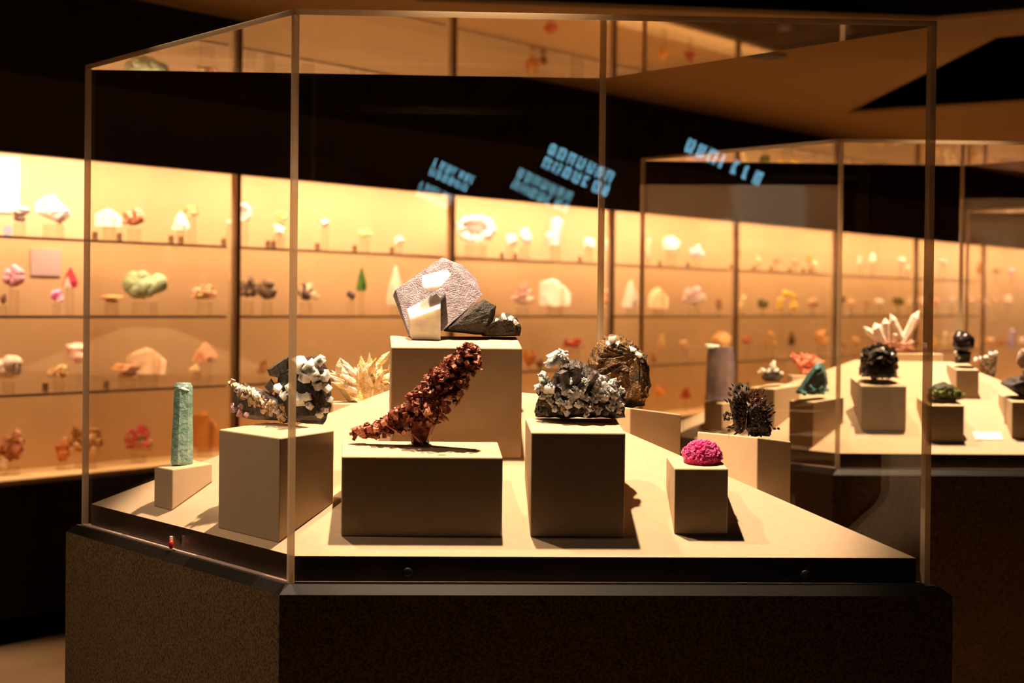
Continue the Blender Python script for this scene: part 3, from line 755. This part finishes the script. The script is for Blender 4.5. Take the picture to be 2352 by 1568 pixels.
S = Spec('dark_leafy_mineral', 'dark olive leafy mineral beside the clear column', fixbase(pd['leafy'], .001))
m = MB(); rnd = S.rnd
S.hull(m, [(1682,905),(1692,885),(1716,885),(1726,905),(1720,955),(1692,955)], 30, amp=3)
for i in range(40):
    m.crystal(S.p(1703 + rnd.uniform(-14, 14), 898 + rnd.gauss(0, 6), 2), (rnd.uniform(-1, 1), .5*rnd.random(), .8), S.s*16, S.s*3, 4, .5, rnd)
m.build('leaf_mass', mat('mineral_olive', '4a4434', '221c16', scale=60, rough=.5), S.o)

S = Spec('black_slab_mineral', 'jagged black slab on the pedestal at the right slope of the second case', fixbase(pd['far'], .001))
m = MB(); S.hull(m, [(2294,880),(2320,868),(2352,862),(2400,858),(2440,880),(2438,908),(2340,908),(2322,895)], 70, amp=4, cuts=3); m.build('slab', mk, S.o)
m = MB()
for x, y, r in ((2352,820,30),(2384,815,32),(2400,845,26),(2360,848,16)): S.lump(m, x, y, r, -6, .3)
S.hull(m, [(2345,850),(2410,850),(2405,880),(2350,880)], 40, amp=1)
m.build('pale_boulder', M('boulder', 'f0dcc4', 'd8a890', scale=50), S.o)

# caption card on the sloping deck of the second case
p0, n0 = case2.planes[0]; a = on_plane(2240, 1010, p0, n0); b = on_plane(2304, 1010, p0, n0); c = on_plane(2300, 993, p0, n0)
cd = MB(); ex = (b-a); ey = (c-b) - (c-b).project(ex.normalized())
up = n0*.002
cd.add([a-a, ex, ex+ey, ey, up, ex+up, ex+ey+up, ey+up], [(3,2,1,0),(4,5,6,7),(0,1,5,4),(1,2,6,5),(2,3,7,6),(3,0,4,7)])
o = cd.build('caption_card', mat('caption_card', 'fff4e4', 'f6e4cc', scale=80, rough=.8)); o.location = a + n0*.0008
tag(o, 'small cream caption card lying on the sloping deck beside the green mineral', 'card')

# ------------------------------------------------------------------ wall showcase specimens
def wall_at(px, py, d=.17):
    n = Vector((NW.x, NW.y, 0)); p0 = wpt(0, d); return on_plane(px, py, p0, n)
def wmat(c, c2=None): 
    return M('w' + c + (c2 or ''), c, c2 or c, scale=30, bscale=70, bump=.4, rough=.55)
SH = ['on the top glass shelf', 'on the second glass shelf', 'on the third glass shelf', 'on the showcase floor']
TABLE = '''
45 512 58 40 0 flat fff6ec 6b5040 white flat-topped mineral with dark underside
123 515 98 68 0 lump ffffff fffaf0 large chalk-white boulder
251 520 60 42 0 plates fff4e0 f0e0c4 cream blocky crystal pair
308 524 62 55 0 cluster b06a48 e8b8a0 pinkish brown crystal cluster
415 528 40 42 0 blade fffdf6 fff0dc white leaf-shaped crystal
440 500 44 36 0 cluster f0e0b0 c89a5a cream and tan crystal spray
560 512 42 48 0 geode fff4ea c8c0b8 round white rosette with grey heart
528 520 26 20 0 lump fffaf0 fff0e0 small white nugget
646 508 32 30 0 lump f0e080 fff0a8 lemon yellow lump
636 541 38 26 0 lump fffaf4 fff0e0 white dome beside the lemon yellow lump
747 524 32 20 0 flat fffaf0 c09060 white cap on a brown foot
838 548 42 26 0 cluster f4e6a8 e8c890 pale yellow crystal spray
916 560 28 20 0 lump fffaf4 fff4e4 small white pebble
1092 562 100 72 0 geode fffaf2 d8b0a8 large white geode frame with rosy heart
1172 567 34 32 0 lump fffaf6 fff4ea white lump paired with a rounder one
1205 563 38 40 0 lump ffffff fff8f0 rounder snow-white lump
1275 562 42 64 0 tall fffefa fff4e8 white upright crystal tower
1352 573 36 28 0 lump fffaf6 fff0e8 white low boulder
1399 578 16 64 0 tall fffdf4 fff4e0 slender white crystal post
1487 590 14 44 0 tall f8ead0 e8c8a8 slender cream crystal post
1541 582 46 42 0 lump ffffff fffaf4 white rounded dome
1600 598 36 42 0 cluster fbf4fa f0e0ec white lilac crystal clump
1692 590 22 24 0 lump 9a5a38 c88a60 brown nugget by the bar
1742 604 18 18 0 lump fbf4c0 f4e8a8 pale yellow bead
1783 606 20 16 0 cluster e8a090 c87868 pink crystal tuft
1825 608 20 14 0 lump e8a890 d88878 rosy pebble
1860 602 26 18 0 cluster c8c060 a8a048 yellow-green tuft
1870 614 16 16 0 lump fff4d8 fff0d0 cream bead under the yellow-green tuft
1929 606 14 34 0 tall fff08a ffe060 bright yellow crystal post
1974 610 12 22 0 tall fff4e4 fbe4c8 thin white crystal post
2004 602 18 22 0 blade fff8ea fff0d4 small white blade
2070 606 26 18 0 lump fffaf0 fff4e8 white bean-shaped pebble
2085 624 14 16 0 lump fff0d0 f4dcb4 tan bead
2165 612 24 18 0 flat e8a890 f0c8b0 flat rosy slab
2250 626 14 26 0 tall b07840 906030 brown upright shard
2288 632 18 24 0 cluster 8a8048 b09860 olive brown tuft
2324 632 22 18 0 lump f0a8b0 f4c0c0 pink round nugget
8 700 18 32 1 cluster 7a4a38 a07058 dark brown spiky shard
32 664 48 62 1 botry f4b8c8 e89ab0 pink double bulb
130 697 36 36 1 lump e8409a ffd8e8 magenta and white crystal lump
161 660 36 46 1 blade d84858 fff0e8 red-pink crystal on a white triangle
256 696 64 20 1 flat d8a070 e8b890 tan low slab
333 692 116 78 1 botry a8c09a c8dcb4 green botryoidal mineral
470 692 72 46 1 cluster d8c878 e8b0a0 yellow-green crystal cluster with pink foot
531 642 12 18 1 lump f0d080 e8c070 tiny yellow bead
570 692 50 70 1 cluster 5a4638 8a7460 dark grey-brown feathery clump
614 692 46 58 1 botry 6a5442 8a7460 dark grey-brown double ball
703 694 56 54 1 cluster 6e5c58 e8d0b0 grey cluster with cream flecks
830 668 24 54 1 blade 3c6a1e 5a8a30 dark green blade crystal
806 690 22 26 1 lump 5a4a50 2a2428 small black crystal on a clear block
908 700 42 90 1 blade e8ecdc c8d8c8 pale blue-white feathered crystal
1200 706 50 66 1 cluster f0d4c8 d8a898 pale pink hooked cluster
1275 702 72 62 1 plates fff4e4 e8d0b8 white chunky crystal block
1392 706 26 44 1 lump d88a4a f4d8b0 orange and cream nugget
1448 706 42 64 1 blade f8e0cc fff0e0 white slanting blade
1512 708 46 50 1 plates f4dcb4 e0b880 cream two-tiered mineral
1592 706 52 62 1 cluster f4e0e0 e8ccd0 lilac-white jagged crystal
1650 714 18 30 1 lump a88060 8a6040 brown shadowy nugget
1706 714 20 36 1 tall f4dca8 e8c890 cream upright pebble
1752 708 30 26 1 lump 6a6a20 3a3a18 dark olive nugget
1805 714 52 52 1 hook f4c030 ffe070 yellow hooked mineral
1866 708 24 30 1 cluster 8a5a38 f0c8a0 brown and cream crystal knot
1934 696 18 18 1 lump 5a4420 7a6030 small dark brown block
2020 702 26 18 1 flat fff0d8 f4dcc0 cream slanted slab
2062 700 20 22 1 cube 7a6a28 5a4e20 olive cube
2116 706 22 26 1 lump f4c0b0 fbe0d0 pale rosy nugget
2185 702 20 28 1 cluster fff4e8 c8a888 white crystal knot
2232 698 18 20 1 lump f4d0b8 e8b898 peach pebble
2256 702 24 28 1 lump f4d4b0 e8c090 cream oval pebble
2316 702 24 28 1 lump fff0dc f4d8b8 white oval pebble
20 876 58 66 2 botry fff0e8 f8d0b8 white lumpy coral-like mineral
172 838 70 56 2 lump fff0ec e8a078 white and orange rounded shell-like lump
136 872 58 42 2 cluster f0d098 c89858 cream openwork cluster
340 858 92 62 2 plates fbd8b4 f0c098 pale peach slab
292 868 88 34 2 flat e8ac78 d09058 tan branch-like mineral
471 832 64 46 2 blade e8b088 d89068 pink-tan leaning wedge
448 866 30 32 2 lump f4d0a0 e0b078 cream nugget below the leaning wedge
604 866 26 50 2 cluster d8a070 a87040 tan crumbly stack
1215 850 36 60 2 cluster e0903c a86a28 orange spiky tuft
1318 802 60 30 2 cluster d05030 a83820 red spiky mineral
1240 845 20 24 2 lump 7a4a28 503018 brown bead by the orange tuft
1520 800 22 34 2 blade f0c890 d8a060 tan splinter
1572 800 24 20 2 flat f4d0a0 e8b888 cream low chip
1500 836 16 24 2 lump a06a30 804c20 brown chip
1660 812 58 56 2 lump f4cc98 e8b880 cream triangular mineral
1714 795 30 28 2 lump c87858 a85a40 reddish brown lump
1768 800 30 46 2 hook f0c068 d8a048 golden arched mineral
1818 792 18 32 2 blade 6a3c28 4a2818 dark brown shard
1886 796 36 44 2 lump f0b880 e0a060 peach boulder
1932 800 22 20 2 cluster c89850 a87838 ochre tuft
2012 800 26 26 2 lump d8a060 c08848 ochre lump
2170 800 16 40 2 tall fbe4bc f0d0a0 cream twin post
2186 800 16 36 2 tall f8dcae ecc898 cream shorter post
2276 795 34 20 2 flat f4c898 e8b080 peach low slab
2322 826 22 44 2 tall c8b8d0 a898b8 lavender upright crystal
1964 796 24 26 2 lump e0b070 c89050 honey-coloured nugget
2052 806 22 22 2 flat d8a868 b88848 ochre low slab
2106 800 24 26 2 cluster f0c890 d8a868 sandy crystal tuft
2146 802 20 30 2 lump e8c088 d0a060 sandy oval pebble
2226 800 20 26 2 blade c08850 a87040 brown leaning shard
2250 802 22 22 2 lump f4d0a8 e4b884 pale peach nugget
2300 800 24 26 2 cluster d09860 b88048 tan crystal tuft
2346 802 22 28 2 lump f0dcc4 e4c8a4 cream round pebble
1955 702 18 16 1 lump f0c8a0 e4b080 peach bead
1990 704 16 18 1 cluster d8a068 b88048 tan crystal knot
2090 704 16 20 1 tall f8e0b8 ecc890 cream slim post
2150 704 18 22 1 lump e8b898 d8a078 rosy tan pebble
2286 702 18 22 1 cluster e8c8a0 c8a070 sandy crystal knot
30 1068 68 98 3 cluster b07040 e0a088 brown and rose twisted crystal mass
8 1084 24 34 3 lump fbe4cc f4d0b0 cream pebble beside the twisted mass
196 1062 100 104 3 cluster e8c090 b08048 tan fanned crystal mass
140 1064 42 52 3 lump d08048 b06030 orange-brown lump
318 1044 72 84 3 cluster c8946a e06078 rose-tipped translucent clump
470 1028 70 88 3 plates d08a3c b06a28 amber brown craggy block
1255 925 36 30 3 lump c86048 a84830 brick red lump
1515 912 34 32 3 lump f0a850 e09038 orange round lump
1576 920 26 36 3 cluster c85030 a84020 red spiky tuft
'''
def gen(kind, wd, ht, c, c2, rnd, root):
    A_, B_ = wmat(c), wmat(c2)
    def lump(m, x, y, z, rx, ry, rz, amp=.35, cuts=2):
        pts = []
        for _ in range(18):
            v = Vector((rnd.gauss(0,1), rnd.gauss(0,1), rnd.gauss(0,1))).normalized(); k = 1 - amp*rnd.random()
            pts.append((x + v.x*rx*k, y + v.y*ry*k, max(z + v.z*rz*k, 0)))
        m.hull(pts, cuts + 1, .12*min(rx, rz), 2.2/max(rx, .005))
    if kind == 'lump':
        m = MB(); lump(m, 0, 0, ht*.5, wd*.52, wd*.36, ht*.55, .25); lump(m, wd*.15, -wd*.1, ht*.34, wd*.36, wd*.3, ht*.36, .25); m.build('mass', wmat(c, c2), root)
    elif kind == 'flat':
        m = MB(); lump(m, 0, 0, ht*.66, wd*.52, wd*.36, ht*.36, .25); lump(m, -wd*.1, 0, ht*.7, wd*.36, wd*.3, ht*.34, .25); m.build('cap', A_, root)
        m = MB(); lump(m, wd*.02, 0, ht*.26, wd*.34, wd*.26, ht*.3, .3); m.build('foot', B_, root)
    elif kind == 'botry':
        m = MB()
        for i in range(20):
            a = rnd.random()*6.28; k = rnd.random()**.5*.72
            r = (.2 + .1*rnd.random())*min(wd, ht)
            m.ball((wd*.5*k*math.cos(a), -abs(rnd.gauss(0, .1))*wd, ht*.5 + (ht*.5-r)*k*1.2*math.sin(a)), r, 2, .2, 2, i)
        m.build('nodules', wmat(c, c2), root)
    elif kind == 'cluster':
        m = MB(); lump(m, 0, 0, ht*.34, wd*.42, wd*.3, ht*.36, .4); m.build('matrix', A_, root)
        m = MB(); lump(m, wd*.12, 0, ht*.62, wd*.26, wd*.22, ht*.3, .4); lump(m, -wd*.22, -wd*.05, ht*.5, wd*.24, wd*.2, ht*.28, .4); m.build('upper_mass', B_, root)
        for mt in (A_, B_):
            m = MB()
            for i in range(16):
                a = rnd.random()*math.pi; k = .15 + .6*rnd.random()
                x, z = wd*.42*k*math.cos(a), ht*(.2 + .5*k*math.sin(a))
                d = Vector((math.cos(a) + rnd.gauss(0, .5), -abs(rnd.gauss(0, .6)), math.sin(a) + .2 + rnd.gauss(0, .4)))
                m.crystal((x, -wd*.15*rnd.random(), z), d, min(wd, ht)*(.2 + .18*rnd.random()), min(wd, ht)*(.06 + .07*rnd.random()), 5, .35, rnd)
            m.build('crystals', mt, root)
    elif kind == 'blade':
        m = MB(); m.hull([(-wd*.5, 0, ht*.05), (-wd*.1, -wd*.2, 0), (wd*.45, 0, 0), (wd*.5, wd*.1, ht*.25), (wd*.1, 0, ht*.98), (-wd*.05, wd*.12, ht), (-wd*.3, 0, ht*.6), (wd*.2, -wd*.22, ht*.3)], 2, .03*wd, 40); m.build('blade', A_, root)
        m = MB(); m.hull([(-wd*.42, -wd*.05, 0), (wd*.1, -wd*.28, 0), (wd*.2, 0, 0), (-wd*.12, -wd*.15, ht*.55), (-wd*.3, 0, ht*.45)], 1, .02*wd, 40); m.build('side_blade', B_, root)
    elif kind == 'tall':
        m = MB(); m.crystal((0, 0, 0), (.06, 0, 1), ht, wd*.36, 6, .15, rnd); m.build('shaft', A_, root)
        m = MB(); m.crystal((-wd*.22, -wd*.1, 0), (-.15, -.1, 1), ht*.5, wd*.28, 6, .3, rnd); m.build('side_crystal', B_, root)
    elif kind == 'plates':
        for i, mt in enumerate((A_, B_, A_)):
            m = MB(); a = rnd.uniform(-.3, .3); x = (i-1)*wd*.16
            m.hull([(x-wd*.34, -wd*.2, ht*.02), (x+wd*.3, -wd*.25, 0), (x+wd*.34, wd*.1, ht*.05), (x-wd*.3, wd*.2, 0), (x-wd*.36, -wd*.1, ht*(.6+a)), (x+wd*.32, -wd*.15, ht*(.72-.2*i+.15)), (x+wd*.1, wd*.05, ht*(1-.12*i)), (x-wd*.2, wd*.15, ht*.8)], 2, .03*wd, 40)
            m.build('slab', mt, root)
    elif kind == 'geode':
        m = MB()
        for i in range(16):
            a = 2*math.pi*i/16; r = min(wd, ht)*(.17 + .05*rnd.random())
            lump(m, (wd*.5-r)*math.cos(a), 0, ht*.5 + (ht*.5-r)*math.sin(a), r, r, r, .3, 1)
        m.build('white_frame', A_, root)
        m = MB(); lump(m, 0, wd*.05, ht*.48, wd*.36, wd*.12, ht*.36, .2, 3); m.build('heart', B_, root)
    elif kind == 'hook':
        m = MB()
        for i in range(9):
            a = math.pi*(1.0 - i/8); r = wd*.17
            lump(m, wd*.30*math.cos(a) + wd*.08*(i > 5), 0, max(r, ht*.35*(1 if 2 < i < 7 else .6) + ht*.42*math.sin(a)), r, r, r, .2, 1)
        m.build('arch', wmat(c, c2), root)
        m = MB(); lump(m, -wd*.25, 0, ht*.16, wd*.2, wd*.2, ht*.18); lump(m, wd*.3, 0, ht*.16, wd*.2, wd*.2, ht*.18); m.build('foot', B_, root)
    elif kind == 'cube':
        m = MB(); m.box(-wd*.4, wd*.4, -wd*.4, wd*.4, 0, wd*.8, Matrix.Rotation(.5, 4, 'Z')); m.build('cube_body', A_, root)
        m = MB(); m.box(-wd*.2, wd*.2, -wd*.2, wd*.2, 0, wd*.4, Matrix.Translation((wd*.4, -wd*.2, 0)) @ Matrix.Rotation(.2, 4, 'Z')); m.build('small_cube', B_, root)
for o_ in list(C.objects):
    if o_.type == 'EMPTY' and o_.name.split('.')[0] in ('green_mineral', 'black_crystal_mound', 'black_ball_mineral', 'black_slab_mineral', 'black_white_cluster', 'copper_specimen', 'cube_crystal_specimen', 'magenta_mineral'):
        o_.rotation_euler = (R(7), 0, 0)      # they lie flat on their tilted pedestal tops
M_tag = mat('label_block', 'a08058', rough=.5)
for line in TABLE.strip().splitlines():
    f = line.split(); px, py, wp, hp, sh = [int(x) for x in f[:5]]; kind, c, c2 = f[5:8]; desc = ' '.join(f[8:])
    zs = ([*Z_S, Z_WDECK])[sh]
    p = wall_at(px, py, .24); s = p.y/F
    zb = max(p.z, zs + .001)
    gap = zb - zs
    if gap < .012: zb = zs + .001; gap = 0
    rnd = random.Random(desc)
    root = empty('mineral_specimen', (p.x, p.y, zb)); tag(root, desc + ' ' + SH[sh], 'mineral', 'minerals ' + SH[sh])
    gen(kind, wp*s, hp*s, c, c2, rnd, root)
    if gap:
        wm = max(.03, wp*s*.42)
        mo = MB().box(-wm/2, wm/2, -wm*.35, wm*.35, 0, gap-.0005).build('mount_block', M_mount, None, .002); mo.location = (p.x, p.y, zs + .0005); mo.rotation_euler = (0, 0, ROTW - math.pi/2)
        tag(mo, 'clear acrylic block under the ' + desc, 'mount block', 'clear acrylic mount blocks')
    if sh == 0 and px > 220 and px < 1900 and kind != 'tall' or (sh == 2 and px in (136, 292)):
        q = wall_at(px - wp*.55, py, .12)
        lb = empty('number_block', (q.x, q.y, zs + .0008), ROTW - math.pi/2)
        tag(lb, 'small brown number block beside the ' + desc, 'number block', 'number blocks on the glass shelves')
        bb = MB().box(-.011, .011, -.008, .008, 0, .042).build('block_body', M_tag, lb, .001)
        MB().box(-.009, .009, -.0088, -.0078, .012, .034).build('block_face', mat('label_face', '6e5236', rough=.6), bb)

# panels on the back of the first bay
def back_card(name, px0, py0, px1, py1, mt, label, cat):
    n = Vector((NW.x, NW.y, 0)); d = DEP - .026
    a = on_plane(px0, py1, wpt(0, d), n); b = on_plane(px1, py1, wpt(0, d), n); c = on_plane(px1, py0, wpt(0, d), n)
    o = empty(name, a, ROTW); wd = (b-a).length; ht = c.z - a.z
    sh_ = MB().box(0, wd, 0, .005, 0, ht).build('card_sheet', mt, o); tag(o, label, cat)
    return sh_, wd, ht
o, wd, ht = back_card('text_panel', -80, 362, 45, 482, mat('panel_white', 'fffaf0', rough=.7), 'white text panel fixed to the showcase back above the chalk-white boulder', 'text panel')
for i in range(7): MB().box(wd*.1, wd*(.9 - .1*(i % 3)), -.0008, 0, ht*(.9-.1*i)-.006, ht*(.9-.1*i)).build('text_line', mat('panel_ink', 'c8b498', rough=.7), o)
o, wd, ht = back_card('caption_card', 72, 574, 140, 632, mat('card_grey', 'cfb8b4', rough=.8), 'plain grey-pink card on the showcase back above the magenta crystal', 'card')
p = wall_at(18, 540, .10)
o = MB().box(-.018, .018, -.002, .002, 0, .046).build('tag_card', mat('tag_blue', 'dfe4f4', rough=.6)); o.location = (p.x, p.y, Z_S[0] + .0008); tag(o, 'pale blue tag card under the white flat-topped mineral', 'tag')

# ------------------------------------------------------------------ lit blue signs on the rear wall (seen mirrored in the front pane)
def mirror(q):
    n = fn; return q - n*(2*(q-fa).dot(n))
M_sign = emit('sign_blue', '7fc4e0', 26)
def sign(px, py, wpx, hpx, rows, label, skew=0):
    # the mirror image hangs as far behind the pane as the rear wall lies before it
    q0 = Vector((0, -3.49, 0)); nm = Vector((0, 1, 0))
    vn = (nm - fn*(2*nm.dot(fn))); v0_ = mirror(q0)
    a = mirror(on_plane(px, py, v0_, vn)); b = mirror(on_plane(px + 100, py, v0_, vn)); k = (b-a).length/100
    o = empty('wall_sign', (a.x, -3.497, a.z)); o.rotation_euler = (0, R(24), 0); tag(o, label, 'sign', 'lit blue signs on the rear wall')
    rnd = random.Random(label); w_, h_ = wpx*k, hpx*k
    MB().box(-w_*.53, w_*.53, 0, .004, -h_*.55, h_*.55).build('sign_board', M_black, o)
    for r_ in range(rows):
        z1 = h_*.48 - r_*h_/rows; z0_ = z1 - h_/rows*.78; x = -w_*.5
        m = MB()
        while x < w_*.48:
            g = h_/rows*.17; wl_ = h_/rows*(.22 + .16*rnd.random())
            m.box(x, x + g, .004, .007, z0_, z1)
            if rnd.random() < .7: m.box(x + g, x + wl_, .004, .007, z1 - g, z1)
            if rnd.random() < .6: m.box(x + g, x + wl_, .004, .007, z0_, z0_ + g)
            if rnd.random() < .75: m.box(x + wl_, x + wl_ + g, .004, .007, z0_, z1)
            x += wl_ + g*2.4
        m.build('lettering', M_sign, o)
    return o
sign(1035, 404, 96, 46, 2, 'short lit blue sign of two lines on the black rear wall')
sign(1328, 392, 160, 66, 2, 'lit blue sign of large lettering on the black rear wall')
sign(1668, 378, 200, 40, 1, 'long lit blue sign of one line on the black rear wall')
